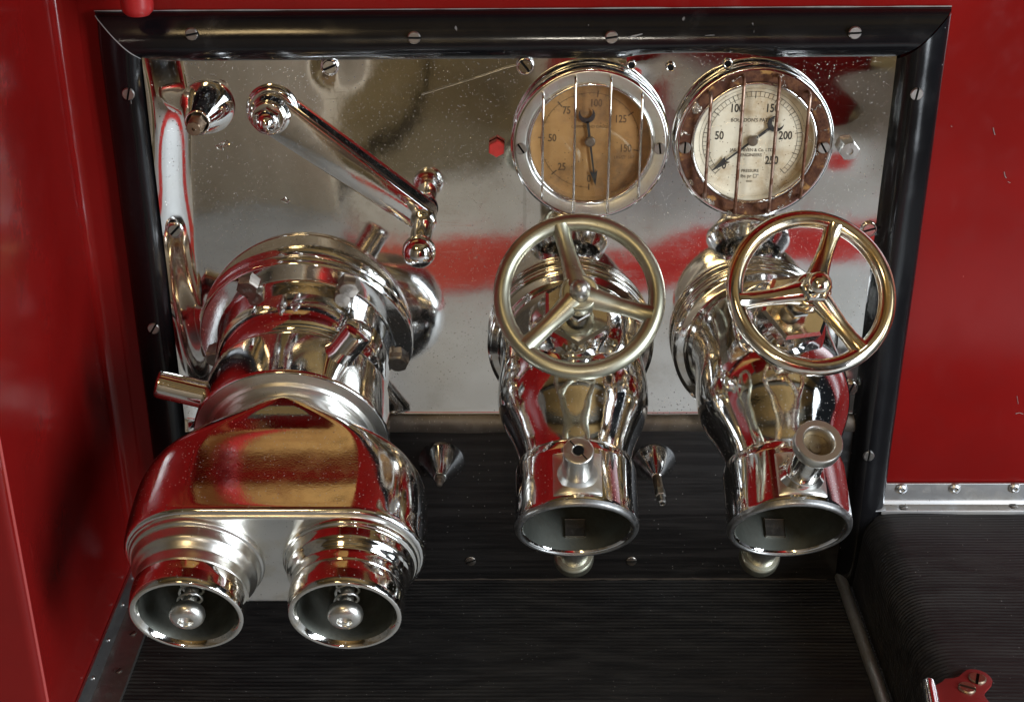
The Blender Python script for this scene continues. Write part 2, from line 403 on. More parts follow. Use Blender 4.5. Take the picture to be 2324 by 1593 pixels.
for i in range(7):
    pk = obj('plank', box('plank', (-.374 + .004 * (i % 3), -.012, .655 + i * .088), (-.118 - .006 * (i % 2), .0002, .739 + i * .088), .003), PLANK, body)

# ------------------------------------------------------------------ screws
def screw_mesh(r, h, mat):
    bm = bmesh.new(); sl = r * .17
    def d_half(sgn):
        a0 = math.asin(sl / r); pts = []
        for i in range(13):
            a = a0 + (math.pi - 2 * a0) * i / 12; pts.append((r * math.cos(a), sgn * r * math.sin(a)))
        lo = [bm.verts.new((x, y, 0)) for x, y in pts]; mi = [bm.verts.new((x, y, h * .6)) for x, y in pts]
        hi = [bm.verts.new((x * .85, sgn * (sl + (abs(y) - sl) * .85), h)) for x, y in pts]
        k = len(pts)
        for A, B in ((lo, mi), (mi, hi)):
            for i in range(k): bm.faces.new((A[i], A[(i + 1) % k], B[(i + 1) % k], B[i]))
        bm.faces.new(hi)
    d_half(1); d_half(-1)
    c = [bm.verts.new((r * .98 * math.cos(2 * math.pi * i / 20), r * .98 * math.sin(2 * math.pi * i / 20), h * .25)) for i in range(20)]; bm.faces.new(c).material_index = 1
    bmesh.ops.recalc_face_normals(bm, faces=bm.faces[:]); me = bpy.data.meshes.new('screw'); bm.to_mesh(me); bm.free(); me.materials.append(mat); me.materials.append(DARK)
    for p in me.polygons: p.use_smooth = True
    me.set_sharp_from_angle(angle=R(35)); return me
SCREW_F = screw_mesh(.0054, .0022, STEEL)
SCREW_S = screw_mesh(.0062, .0020, CHROME_W)
SCREW_B = screw_mesh(.0052, .0012, STEEL_D)
SCREW_G = screw_mesh(.0052, .0020, STEEL)
SCREW_BR = screw_mesh(.0072, .0022, BRASS)
DN = Vector((0, -1, 0))
def put_screw(mesh, p, parent, d=DN, roll=None, name='screw'):
    obj(name, mesh, None, parent, frame(p, d, roll=rnd.uniform(0, 3.1) if roll is None else roll))

# ------------------------------------------------------------------ black frame
FWD = .0425; FP = .021
def mould(a):                          # protrusion at distance a from the outside edge
    t = a / FWD
    if t < .06: return .010 * (t / .06) ** .6
    return .010 + (FP - .010) * math.sin(min(1, (t - .06) / .55) * math.pi / 2) if t < .61 else (FP * math.cos((t - .61) / .39 * math.pi / 2 * .93) ** .75 if t < .9999 else .001)
AP = [FWD * k / 22 for k in range(23)]
def rail(name, fn, n, parent, jitter=.0004):
    V, F = [], []; k = len(AP)
    for i in range(n + 1):
        for a in AP:
            p = fn(a, i / n); V.append(p)
    for i in range(n):
        for j in range(k - 1): F.append((i * k + j, i * k + j + 1, (i + 1) * k + j + 1, (i + 1) * k + j))
    return obj(name, mk(name, V, F, 70), BLACK, parent)
fr = thing('panel_frame', (0, 0, 0), 'black painted wooden moulding framing the polished pump panel', 'frame')
def wv(t, s): return .0005 * math.sin(t * 11 + s) + .0003 * math.sin(t * 29 + 2 * s)
def dentz(x, a):                       # notch worn into the top rail above the gauges
    e = max(0, 1 - ((x - .155) / .06) ** 4); return .0045 * e * max(0, (a / FWD - .6) / .4)
def top_fn(a, t):
    x = XL + a + (XR - XL - 2 * a) * t; aa = a - dentz(x, a)
    return (x, -mould(a) - wv(t, 0), ZT + .004 * t - aa)
rail('top_rail', top_fn, 60, fr)
rail('side_stile', lambda a, t: (XL + a + .0012 * (t < .001), -mould(a) - wv(t, 2) + .0006, .001 + (ZT - a - .0012 - .001) * (1 - t)), 30, fr)
rail('side_stile', lambda a, t: (XR - a, -mould(a) - wv(t, 4) + .0002, .001 + (ZT + .004 - a - .0016 - .001) * (1 - t)), 30, fr)
for (u, v, ro) in ((435, 77, .2), (940, 85, 0), (1388, 84, .15), (1940, 74, .05), (292, 213, 1.3), (349, 744, 1.0), (2080, 213, 1.45), (1971, 1033, 1.5)):
    put_screw(SCREW_F, on_y(u, v, -.0205), fr, roll=ro)

# ------------------------------------------------------------------ polished sheet
sh = thing('polished_panel', (0, 0, .37), 'mirror polished metal sheet holding the gauges and the lever', 'panel')
X0, X1, Z0, Z1 = XL + FWD - .004, XR - FWD + .004, .178, ZT - FWD + .008
NX, NZ = 150, 90; V, F = [], []
def ss(t): t = max(0, min(1, t)); return t * t * (3 - 2 * t)
for j in range(NZ + 1):
    z = Z0 + (Z1 - Z0) * j / NZ
    for i in range(NX + 1):
        q = i / NX; x = X0 + (X1 - X0) * (q ** 1.25)
        w = .0045 * math.sin(z * 22) + .0007 * math.sin(z * 60)
        y = -.0025 - .0125 * (1 - ss((x - X0 + .004 + w) / .034)) * (.985 + .015 * math.sin(z * 23))
        y -= .0010 * math.sin(x * 9 + 1) * math.sin(z * 11) + .00025 * math.sin(x * 31 + z * 17)
        y -= .0032 * (1 - ss((z - Z0) / .018)) ** 2
        for (cx, cz, rr, am) in ((.099, .533, .014, .0022), (-.150, .530, .014, -.001), (.030, .470, .03, .0016), (.285, .47, .03, .0015), (.30, .53, .03, .001)):
            d2 = ((x - cx) ** 2 + (z - cz) ** 2) / rr ** 2
            if d2 < 6: y -= am * math.exp(-d2)
        V.append((x, y, z))
for j in range(NZ):
    for i in range(NX):
        a = j * (NX + 1) + i; F.append((a, a + 1, a + NX + 2, a + NX + 1))
obj('sheet', mk('sheet', V, F, 80), SHEET, sh)
V, F = [], []
for i in range(61):
    x = X0 + (X1 - X0) * i / 60; zb = .1735 + .0012 * math.sin(x * 19) + .0007 * math.sin(x * 47); V += [(x, -.0088, zb), (x, -.0094, zb + .004), (x, -.0078, .1865 + .0008 * math.sin(x * 31)), (x, -.0040, .1895)]
for i in range(60):
    for k in range(3): F.append((4 * i + k, 4 * i + k + 1, 4 * i + k + 5, 4 * i + k + 4))
obj('bottom_lip', mk('bottom_lip', V, F, 60), metal('lip_dull', (.17, .15, .13), .5, (.11, .095, .08), (20, .4, .65), .45, dust=.4), sh)
for (u, v, ro) in ((748, 152, .4), (1192, 150, -.9), (397, 522, .8), (1972, 520, .3), (1930, 880, 1.2)):
    put_screw(SCREW_S, on_y(u, v, -.005 if u > 450 else -.016), sh, roll=ro)
    obj('washer', torus('washer', .0066, .0012, 24, 8), CHROME, sh, frame(on_y(u, v, -.004 if u > 450 else -.015), DN))
for (u, v) in ((1433, 148), (1522, 153), (1652, 145)):
    p = on_y(u, v, -.005); obj('empty_hole', lathe('empty_hole', [(.0001, -.0002), (.0030, -.0002)], 16), DARK, sh, frame(p, DN))
    obj('hole_rim', torus('hole_rim', .0034, .0008, 20, 8), CHROME_W, sh, frame(p, DN))
def hex_mesh(R_, h, dish=.12):
    m = lathe('hex', [(R_, 0), (R_, h * .84), (R_ * .90, h), (0, h)], 6, 25); return m
HEXR = hex_mesh(.0078, .007); HEXR2 = hex_mesh(.0092, .011)
obj('hex_bolt', HEXR, flat('red_bolt_paint', (.42, .03, .025), .35), sh, frame(on_y(1127, 333, -.004), DN, roll=.5), label='hexagon bolt head painted bright red')
p = on_y(1922, 334, -.004); ob = obj('hex_bolt', HEXR2, STEEL, sh, frame(p, DN, roll=.15), label='plain steel hexagon bolt head')
obj('washer_face', lathe('washer_face', [(.0078, .0110), (.0074, .0122), (.0030, .0124), (.0028, .0112), (0, .0112)], 20), STEEL, ob, frame(p, DN))
for (u, v) in ((505, 330), (648, 455), (510, 326), (500, 334)):
    pts = []
    for k in range(9):
        a = k * .75; pts.append(on_y(u, v, -.0036) + Vector((.0026 * math.cos(a) * (.5 + rnd.random()), 0, .0022 * math.sin(a) * (.5 + rnd.random()))))
    obj('weld_scar', sweep('weld_scar', pts, [.0006 + .0005 * rnd.random() for _ in pts], 6), CHROME_W, sh)
obj('scratch', sweep('scratch', [on_y(u, v, -.0030 - .0012) for u, v in ((956, 216), (1010, 199), (1085, 176), (1150, 154), (1180, 147))], .00028, 5), STEEL, sh)

# ------------------------------------------------------------------ lower black board
lb = thing('lower_board', (0, 0, 0), 'black painted wooden board below the polished sheet', 'board')
obj('board', box('board', (XL + FWD - .004, -.0075, -.010), (XR - FWD + .006, -.0005, .1815), .0012), BOARD, lb)
for u, v in ((1068, 1272), (1433, 1272)): put_screw(SCREW_B, on_y(u, v, -.0076), lb)

# ------------------------------------------------------------------ running board, edging, step
def ribbed(name, x0, x1, y0, y1, pitch, amp, mat, fz, parent=None, nx=120, wig=.0005):
    V, F = [], []; ny = int((y1 - y0) / pitch) * 6
    for j in range(ny + 1):
        y = y0 + (y1 - y0) * j / ny
        for i in range(nx + 1):
            x = x0 + (x1 - x0) * i / nx
            yy = y + wig * math.sin(x * 13 + 2.0 * math.sin(y * 9)) + wig * .7 * math.sin(x * 31 + y * 20)
            ph = (yy - y0) / pitch * 2 * math.pi
            fade = .55 + .45 * math.sin(x * 5 + y * 21 + 1.3)
            V.append((x, y, fz(x, y) + amp * fade * (max(-.4, math.cos(ph)))))
    for j in range(ny):
        for i in range(nx): a = j * (nx + 1) + i; F.append((a, a + 1, a + nx + 2, a + nx + 1))
    return mk(name, V, F, 0 or 80)
rb = obj('running_board', ribbed('running_board', WX, .345, -.25, -.0075, .0052, .0007, RUBBER, lambda x, y: .0004 * math.sin(x * 9) + .0004 * math.sin(y * 40 + x * 6)), RUBBER)
tag(rb, 'worn black ribbed running board under the couplings', 'running board', kind='structure')

st = thing('edging_strip', (WX, -.2, 0), 'riveted grey metal angle strip along the left edge of running board', 'edging')
def extr_y(name, prof, y0, y1, n=8):
    V, F = [], []; k = len(prof)
    for j in range(n + 1):
        y = y0 + (y1 - y0) * j / n
        for x, z in prof: V.append((x, y, z))
    for j in range(n):
        for i in range(k - 1): F.append((j * k + i, j * k + i + 1, (j + 1) * k + i + 1, (j + 1) * k + i))
    return mk(name, V, F, 40)
obj('flat_leg', extr_y('flat_leg', rp([(WX + .006, .0020), (WX + .006, .0036), (WX + .034, .0036), (WX + .034, -.001)], .0008), -.25, -.005), ALU_D, st)
obj('upright_leg', extr_y('upright_leg', rp([(WX + .0005, .017), (WX + .0030, .0175), (WX + .0075, .0052), (WX + .0075, .0030)], .001), -.25, -.005), ALU, st)
RIV = lathe('rivet', [(.0022, 0), (.0020, .0008), (.0012, .0014), (0, .0016)], 14); RIV.materials.append(STEEL)
for y in (-.02, -.065, -.12, -.175, -.23): obj('rivet', RIV, None, st, frame((WX + .0055, y, .0115), (1, 0, .45)))
for y in (-.045, -.10, -.155, -.21): obj('screw', screw_mesh(.0036, .0009, STEEL_D), None, st, frame((WX + .022, y, .0038), (0, 0, 1), roll=1.1))

rodm = metal('strip_grey', (.50, .49, .46), .5, (.34, .32, .28), (22, .4, .62), .6, dust=.5, grime=.5)
rd = obj('kick_strip', sweep('kick_strip', [(.3335, -.009 - i * .0241, .0042 + .0004 * math.sin(i * 2.1)) for i in range(11)], .0058, 14), rodm)
tag(rd, 'dull grey half round metal strip between running board and raised step', 'metal strip')

step = thing('raised_step', (.6, -.2, 0), 'raised step covered with black ribbed rubber that curls over its left edge', 'step')
ZS = .084; path = []
for i in range(7): path.append((.3435 + .004 * i / 6, .001 + (ZS - .026) * i / 6))
for i in range(1, 13):
    a = math.pi - math.pi / 2 * i / 12; path.append((.3475 + .026 + .026 * math.cos(a), ZS - .026 + .026 * math.sin(a)))
for i in range(1, 16): path.append((.3735 + .6 * (i / 15) ** 1.3, ZS + .0006 * math.sin(i * 1.3)))
V, F = [], []; pitch = .0044; y0, y1 = -.345, -.012; ny = int((y1 - y0) / pitch) * 6
nrm = []
for i in range(len(path)):
    a = Vector(path[max(0, i - 1)]); b = Vector(path[min(len(path) - 1, i + 1)]); t = (b - a).normalized(); nrm.append(Vector((-t.y, t.x)))
for j in range(ny + 1):
    y = y0 + (y1 - y0) * j / ny
    for i, (x, z) in enumerate(path):
        yy = y + .0007 * math.sin(x * 23 + y * 11) + .0005 * math.sin(x * 9)
        h = .0006 * max(-.5, math.cos((yy - y0) / pitch * 2 * math.pi)) * (.75 + .25 * math.sin(x * 15 + y * 30))
        V.append((x + nrm[i].x * h, y, z + nrm[i].y * h))
k = len(path)
for j in range(ny):
    for i in range(k - 1): F.append((j * k + i, j * k + i + 1, (j + 1) * k + i + 1, (j + 1) * k + i))
obj('ribbed_mat', mk('ribbed_mat', V, F, 80), RUBBER2, step)

an = thing('aluminium_trim', (.5, 0, .09), 'riveted aluminium angle trim where the red wall meets the raised step', 'trim')
TX0 = .3535
def extr_x(name, fn, x0, x1, n=10):
    V, F = [], []; k = None
    for j in range(n + 1):
        x = x0 + (x1 - x0) * j / n; pr = fn(x); k = len(pr)
        for y, z in pr: V.append((x, y, z))
    for j in range(n):
        for i in range(k - 1): F.append((j * k + i, j * k + i + 1, (j + 1) * k + i + 1, (j + 1) * k + i))
    return mk(name, V, F, 35)
def trim_prof(x):
    s = ss((x - TX0) / .02); zz = .1115
    return rp([(-.0008, zz), (-.0030, zz), (-.0035, .0925), (-.0060, .0885), (-.0150, .0880), (-.0155, .0835)], .0009)
obj('upright_leg', extr_x('upright_leg', trim_prof, XR - .001 - .004, 1.0), ALU, an)
pl = [on_z(u, v, .088) for u, v in ((2010, 1133), (1993, 1136), (1968, 1144), (1950, 1156), (1952, 1164), (1975, 1160), (2010, 1158))]
obj('flat_leg', prism('flat_leg', [(q.x, q.y) for q in pl], .0012, .0003), ALU, an, Matrix.Translation((0, 0, .0872)))
PRIV = lathe('pop_rivet', [(.0058, 0), (.0056, .0012), (.0040, .0026), (.0026, .0030), (.0024, .0016), (.0012, .0016), (.0011, .0022), (0, .0022)], 20); PRIV.materials.append(ALU)
for u, v in ((2046, 1108), (2167, 1107), (2302, 1106)): obj('rivet', PRIV, None, an, frame(on_y(u, v, -.0034), DN))
for u, v in ((1973, 1151), (2050, 1150), (2300, 1147)): obj('screw', screw_mesh(.0042, .0008, ALU_D), None, an, frame(on_z(u, v, .0888), (0, 0, 1), roll=.4))

hg = thing('red_hinge', on_z(2190, 1570, .087), 'small red painted hinge leaf screwed to the ribbed step, chrome knuckle beside it', 'hinge')
def hpt(cx, cy):
    return on_z((3600 + cx / 4.686) / 1.7625, (2600 + cy / 4.686) / 1.7625, .0868)
hp = [hpt(*c) for c in ((640, 700), (700, 660), (780, 620), (840, 558), (980, 552), (1090, 522), (1160, 462), (1240, 398), (1310, 384), (1390, 384), (1500, 405), (1620, 462), (1700, 540), (1728, 600), (1712, 668), (1650, 740), (1592, 800), (1575, 870), (1610, 930), (1680, 1010), (1900, 1180), (1900, 1500), (760, 1500), (690, 1100))]
obj('leaf', prism('leaf', [(q.x, q.y) for q in hp], .0022, .0006), RED_D, hg, Matrix.Translation((0, 0, .0868)))
a, b = hpt(510, 650), hpt(620, 1250)
b = a + (b - a) * 1.0; a.z += .004; b.z += .004
kp = [a + (b - a) * t for t in (0, .012, .04, .09, .3, .6, 1.0)]
obj('knuckle', sweep('knuckle', kp, [.0012, .0040, .0056, .0062, .0062, .0062, .0062], 20), CHROME, hg)
for c in ((1442, 572), (1248, 752)):
    p = hpt(*c); p.z = .0888; obj('screw', SCREW_BR, None, hg, frame(p, (0, 0, 1), roll=1.2 if c[0] > 1300 else 2.7))
    

rg = obj('grab_rod', lathe('grab_rod', [(0, 0), (.009, 0), (.0125, .0035), (.0132, .008), (.0132, .4)], 32), BLACKG, None, frame(on_y(314, 34, -.040), (0, 0, 1)))
tag(rg, 'end of a red painted round rod above the left corner of black frame', 'rod')

# ------------------------------------------------------------------ suction inlet and collecting head
EL = R(17.5); SX = -.1766; K = 1.085
AX0 = CAMP + (Vector((SX, 0, .347)) - CAMP) * K; AXD = Vector((0, -math.cos(EL), -math.sin(EL)))
def ax(s): return frame(AX0 + AXD * s * K, AXD) @ Matrix.Scale(K, 4)
si = thing('suction_inlet', (SX, 0, .347), 'large chromed suction inlet with bolted flange, fixed to the left of panel', 'pump inlet')
obj('neck', lathe('neck', [(.080, .080), (.082, .092)], 64), CHROME, si, ax(0))
def lug(name, parent, s, ang, r0, r1, rad, mat):
    Mx = ax(s); c = Vector((math.cos(ang), math.sin(ang), 0))
    # local x of frame points to -x world or +x depending on orientation: use explicit world radial
    wr = Vector((1, 0, 0)) * math.cos(ang) + Vector((0, -math.sin(EL), math.cos(EL))) * math.sin(ang)
    o_ = AX0 + AXD * s * K + wr * r0 * K
    L = r1 - r0
    obj(name, lathe('lug', [(rad * 1.25, -.006), (rad * 1.12, .002), (rad, .006), (rad, L - .0035), (rad * .95, L - .0012), (rad * .8, L), (0, L + .0008)], 32), mat, parent, frame(o_, wr) @ Matrix.Scale(K, 4))
fl = obj('flange', lathe('flange', rp([(.05, .088), (.0905, .088), (.0912, .0890), (.0912, .0975), (.0900, .0982), (.0900, .0990), (.0912, .0997), (.0912, .1062), (.0900, .1080), (.0755, .1085), (.0740, .1095), (.0735, .1115)], .0005), 96), CHROME, si, ax(0))
def rad_pt(s, ang, r): return AX0 + AXD * s * K + K * (Vector((1, 0, 0)) * math.cos(ang) + Vector((0, -math.sin(EL), math.cos(EL))) * math.sin(ang)) * r
BOLT = join('bolt', [(lathe('h', [(.0104, 0), (.0104, .0062), (.0092, .0076), (0, .0076)], 6, 25), Matrix.Identity(4)), (lathe('w', [(.0086, .0075), (.0082, .0082), (0, .0082)], 24, 30), Matrix.Identity(4))], 28); BOLT.materials.append(STEEL_D)
TXT = text_mesh('316', .0062, .00008); TXT.materials.append(STAMP)
for i, (a_, ro) in enumerate(((121, .2), (58, .9), (189, .4), (-13, 1.2), (-75, .3), (249, .1))):
    M = frame(rad_pt(.1083, R(a_), .0800), AXD, roll=ro)
    bo = obj('bolt', BOLT, None, si, M)
    if i < 4: obj('bolt_marking', TXT, None, bo, frame(rad_pt(.1083 + .0084, R(a_), .0800), AXD, roll=ro))
obj('dome', lathe('dome', rp([(.0748, .1085), (.0738, .1105), (.0738, .120), (.0738, .134), (.0730, .144), (.0712, .152), (.0685, .158), (.0655, .162), (.0655, .190)], .004), 80), CHROME, si, ax(0))

ch = thing('collecting_head', AX0 + AXD * .2 * K, 'chromed two way collecting head with two spring valve inlets', 'collecting head')
co = obj('collar', lathe('collar', rp([(.060, .168), (.0725, .168), (.0742, .1695), (.0750, .173), (.0785, .2185), (.0778, .2210), (.0700, .2222), (.0688, .2205), (.0640, .2205), (.0580, .2205)], .0009), 80), CHROME, ch, ax(0))
lug('lug', co, .186, R(57), .073, .108, .0118, CHROME); lug('lug', co, .194, R(160), .072, .114, .0112, CHROME_W); lug('lug', co, .19, R(-50), .073, .112, .0118, CHROME)
obj('seal_face', lathe('seal_face', rp([(.0772, .2214), (.0700, .2228), (.0690, .2212), (.0680, .2212), (.0660, .2240), (.0625, .2250), (.059, .2250)], .0008), 80), ZINC, co, ax(0))
# lofted body: circle -> stadium
KEYS = [(.2225, .0600, .0600), (.229, .0610, .0597), (.236, .0680, .0580), (.243, .0805, .0555), (.250, .0920, .0535), (.258, .1010, .0522), (.268, .1070, .0516), (.280, .1105, .0516), (.296, .1122, .0522), (.312, .1128, .0532), (.326, .1125, .0540), (.334, .1120, .0542), (.337, .1108, .0530), (.338, .1088, .0510)]
def cat(keys, n=4):
    out = []
    for i in range(len(keys) - 1):
        p0, p1, p2, p3 = keys[max(0, i - 1)], keys[i], keys[i + 1], keys[min(len(keys) - 1, i + 2)]
        for k in range(n):
            t = k / n
            out.append(tuple(.5 * (2 * b + (c - a) * t + (2 * a - 5 * b + 4 * c - d) * t * t + (3 * b - a - 3 * c + d) * t ** 3) for a, b, c, d in zip(p0, p1, p2, p3)))
    out.append(keys[-1]); return out
def stadium(w, h, na=20, nf=10):
    c = max(w - h, 1e-5); P = []
    for i in range(na + 1):
        a = -math.pi / 2 + math.pi * i / na; P.append((c + h * math.cos(a), h * math.sin(a)))
    for i in range(1, nf): P.append((c - 2 * c * i / nf, h))
    for i in range(na + 1):
        a = math.pi / 2 + math.pi * i / na; P.append((-c + h * math.cos(a), h * math.sin(a)))
    for i in range(1, nf): P.append((-c + 2 * c * i / nf, -h))
    return P
def loft(name, keys, cap=False):
    V, F = [], []; k = None
    for s, w, h in keys:
        P = stadium(w, h); k = len(P)
        for x, y in P: V.append((x, y, s))
    for j in range(len(keys) - 1):
        for i in range(k): F.append((j * k + i, j * k + (i + 1) % k, (j + 1) * k + (i + 1) % k, (j + 1) * k + i))
    if cap: F.append(tuple(range((len(keys) - 1) * k, len(keys) * k)))
    return mk(name, V, F, 50)
obj('body', loft('body', cat(KEYS)), CHROME, ch, ax(0))
obj('front_plate', loft('front_plate', [(.3375, .1088, .0513), (.3398, .1082, .0508), (.3408, .1060, .0490), (.3400, .1035, .0468), (.3400, .05, .02)], True), ZINC, ch, ax(0))
for sgn in (-1, 1):
    o_ = AX0 + Vector((sgn * .0568 * K, 0, 0)); M = frame(o_, AXD) @ Matrix.Scale(K, 4)
    inl = obj('inlet', lathe('inlet', rp([(.0500, .334), (.0503, .3420), (.0496, .3442), (.0472, .3450), (.0468, .3490), (.0462, .3535), (.0440, .3560), (.0424, .3590), (.0412, .3606), (.0410, .3640), (.0413, .3690), (.0404, .3700), (.0400, .3800)], .0012), 72), CHROME_W if sgn > 0 else ZINC, ch, M)
    obj('lip', lathe('lip', rp([(.0405, .3702), (.0420, .3708), (.0424, .3780), (.0418, .3862), (.0406, .3905), (.0380, .3910), (.0366, .3895), (.0350, .3870)], .001), 72), CHROME_W, inl, M)
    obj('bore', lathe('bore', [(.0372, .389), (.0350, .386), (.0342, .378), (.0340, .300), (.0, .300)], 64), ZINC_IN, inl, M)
    hel = [(.0085 * math.cos(t * .42), .0085 * math.sin(t * .42), .336 + .046 * t / 90) for t in range(91)]
    obj('spring', sweep('spring', hel, .0011, 8, up=(0, 0, 1)), ZINC, inl, M)
    sp_ = obj('valve_spindle', lathe('valve_spindle', [(.005, .31), (.005, .381), (.0085, .382), (.0122, .3845), (.0130, .3875), (.0126, .3908), (.0108, .3935), (.0070, .3950), (.0058, .3950), (.0052, .3938), (.0050, .3915), (0, .3912)], 40), ZINC, inl, M)

# ------------------------------------------------------------------ delivery valves
EA, EM, ES = R(15), R(31), R(41)
def Dn(e): return Vector((0, -math.cos(e), -math.sin(e)))
def spl(keys, q):
    """Catmull-Rom through (q, value) keys"""
    for i in range(len(keys) - 1):
        if keys[i][0] <= q <= keys[i + 1][0]:
            k0, k1, k2, k3 = keys[max(0, i - 1)], keys[i], keys[i + 1], keys[min(len(keys) - 1, i + 2)]
            h = k2[0] - k1[0]; t = (q - k1[0]) / h
            m1 = (k2[1] - k0[1]) / max(1e-6, k2[0] - k0[0]) * h; m2 = (k3[1] - k1[1]) / max(1e-6, k3[0] - k1[0]) * h
            return (2 * t ** 3 - 3 * t * t + 1) * k1[1] + (t ** 3 - 2 * t * t + t) * m1 + (-2 * t ** 3 + 3 * t * t) * k2[1] + (t ** 3 - t * t) * m2
    return keys[-1][1]
def delivery(x0, roll, wheel_mat, spoke0, label, wlabel, knob):
    FZc = .309; FY = -.088; K2 = 1.07
    KM = Matrix.Translation(CAMP) @ Matrix.Scale(K2, 4) @ Matrix.Translation(-CAMP)
    A0 = Vector((x0, 0, FZc)); d1 = Vector((0, -1, 0)); d2 = Dn(EM); C = Vector((x0, -.2812, .2420)) - d2 * .151
    RM = KM @ Matrix.Translation(C) @ Matrix.Rotation(roll, 4, (C - (C + d2)).normalized()) @ Matrix.Translation(-C)
    t = thing('delivery_valve', Vector((x0 * K2, 0, .27)), label, 'delivery valve', 'chromed delivery valves')
    F1 = RM @ frame(A0, d1)
    obj('neck', lathe('neck', [(.060, .060), (.060, .085)], 64), CHROME, t, F1)
    fs = -FY - .1025 + .004
    fg = obj('flange', lathe('flange', rp([(.050, fs + .084), (.0690, fs + .084), (.0708, fs + .0855), (.0708, fs + .0905), (.0690, fs + .0920), (.0685, fs + .0935), (.0720, fs + .0950), (.0720, fs + .0985), (.0700, fs + .0995), (.0700, fs + .1005), (.0720, fs + .1015), (.0720, fs + .1060), (.0690, fs + .1080), (.0630, fs + .1095), (.0615, fs + .112)], .0008), 80), CHROME_W, t, F1)
    P = []; rr = []
    B0 = Vector((x0, FY, FZc))
    keysr = [(0, .0610), (.10, .0612), (.22, .0606), (.34, .0598), (.46, .0606), (.56, .0618), (.66, .0612), (.75, .0570), (.84, .0500), (.92, .0452), (1, .0435)]
    for i in range(61):
        q = i / 60; p = B0 * (1 - q) ** 3 + (B0 + d1 * .045 + Vector((0, 0, .008))) * 3 * q * (1 - q) ** 2 + (C + d2 * .030) * 3 * q * q * (1 - q) + (C + d2 * .104) * q ** 3
        P.append(RM @ p); rr.append(spl(keysr, q) * K2)
    obj('body', sweep('body', P, rr, 72, cap=False), CHROME, t)
    F2 = RM @ frame(C, d2)
    cl = obj('coupling', lathe('coupling', rp([(.040, .0935), (.0445, .0940), (.0465, .0965), (.0478, .1035), (.0480, .1460), (.0474, .1495), (.0455, .1510), (.0425, .1510), (.0412, .1490)], .0012), 80), CHROME, t, F2)
    obj('mouth_rim', lathe('mouth_rim', rp([(.0481, .1475), (.0475, .1505), (.0458, .1520), (.0436, .1520), (.0426, .1500), (.0424, .142)], .0009), 80), STEEL_R, cl, F2)
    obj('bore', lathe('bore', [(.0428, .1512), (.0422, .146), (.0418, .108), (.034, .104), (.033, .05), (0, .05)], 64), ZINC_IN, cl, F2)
    u2 = Vector((0, -math.sin(EM), math.cos(EM)))
    obj('latch_tooth', box('latch_tooth', (-.0078, -.0395, .122), (.0078, -.0418, .137), .0006), STEEL_D, cl, F2 @ Matrix.Identity(4))
    # square pad and stub on top of the coupling
    S0 = C + d2 * .126
    SF = RM @ frame(S0, u2, up=-d2)
    V, F = [], []
    for j, (hw, hh) in enumerate(((.0185, .0440), (.0178, .0484), (.0165, .0490))):
        for i in range(13):
            for k in range(2): pass
    pad = []
    nn = 12
    for (a_, b_, hgt) in ((.0190, .0180, -.004), (.0182, .0172, .0014), (.0170, .0160, .0020), (.0, .0, .0020)):
        ring = []
        for i in range(4 * nn):
            side, tt = divmod(i, nn); tt = tt / nn * 2 - 1
            px, py = ((a_, tt * b_), (-tt * a_, b_), (-a_, -tt * b_), (tt * a_, -b_))[side]
            ring.append((px, py, math.sqrt(max(1e-6, .048 ** 2 - px * px)) + hgt))
        pad.append(ring)
    V = [v for r_ in pad for v in r_]; F = []
    for j in range(3):
        for i in range(4 * nn): F.append((j * 4 * nn + i, j * 4 * nn + (i + 1) % (4 * nn), (j + 1) * 4 * nn + (i + 1) % (4 * nn), (j + 1) * 4 * nn + i))
    obj('pad', mk('pad', V, F, 35), ZINC, cl, SF)
    if not knob:
        pg = obj('plunger_housing', lathe('plunger_housing', rp([(.0155, .047), (.0132, .0510), (.0116, .0540), (.0115, .0830), (.0108, .0840), (.0042, .0842), (.0040, .074), (0, .074)], .0012), 40), ZINC, cl, SF)
        obj('slot', box('slot', (-.0098, -.0004, .0838), (-.0042, .0004, .0846), 0), DARK, pg, SF @ Matrix.Rotation(R(128), 4, 'Z'))
        obj('slot', box('slot', (.0042, -.0004, .0838), (.0098, .0004, .0846), 0), DARK, pg, SF @ Matrix.Rotation(R(128), 4, 'Z'))
        obj('hole', lathe('hole', [(0, .0838), (.0040, .0838)], 20), DARK, pg, SF)
    else:
        pg = obj('plunger_housing', lathe('plunger_housing', rp([(.0175, .047), (.0148, .0510), (.0128, .0535), (.0126, .094)], .0012), 40), CHROME_W, cl, SF)
        kn = lambda i, j: 1 - (.014 if (i % 2 and 2 <= j <= 5) else 0)
        obj('release_knob', lathe('release_knob', [(.0118, .0870), (.0160, .0875), (.0176, .0890), (.0178, .0900), (.0178, .0965), (.0176, .0980), (.0168, .0988), (.0122, .0988), (.0112, .0976), (.0110, .0880), (.0110, .0875), (0, .0875)], 120, mod=kn), ZINC, pg, SF)
        obj('recess_floor', lathe('recess_floor', [(.0109, .0878), (.0050, .0879), (.0046, .0888), (.0026, .0888), (.0020, .0880), (0, .0880)], 30), BRASS_D, pg, SF)
    DF = RM @ frame(S0 + d2 * .004, -u2, up=d2)
    ph = obj('plunger_housing', lathe('plunger_housing', rp([(.0150, .044), (.0128, .050), (.0120, .053), (.0120, .096)], .001), 36), ZINC, cl, DF)
    kn = lambda i, j: 1 - (.012 if (i % 2 and 2 <= j <= 5) else 0)
    obj('release_knob', lathe('release_knob', [(.0118, .0890), (.0150, .0895), (.0164, .0910), (.0166, .0920), (.0166, .0985), (.0164, .1000), (.0155, .1007), (0, .1011)], 120, mod=kn), NICKEL, ph, DF)
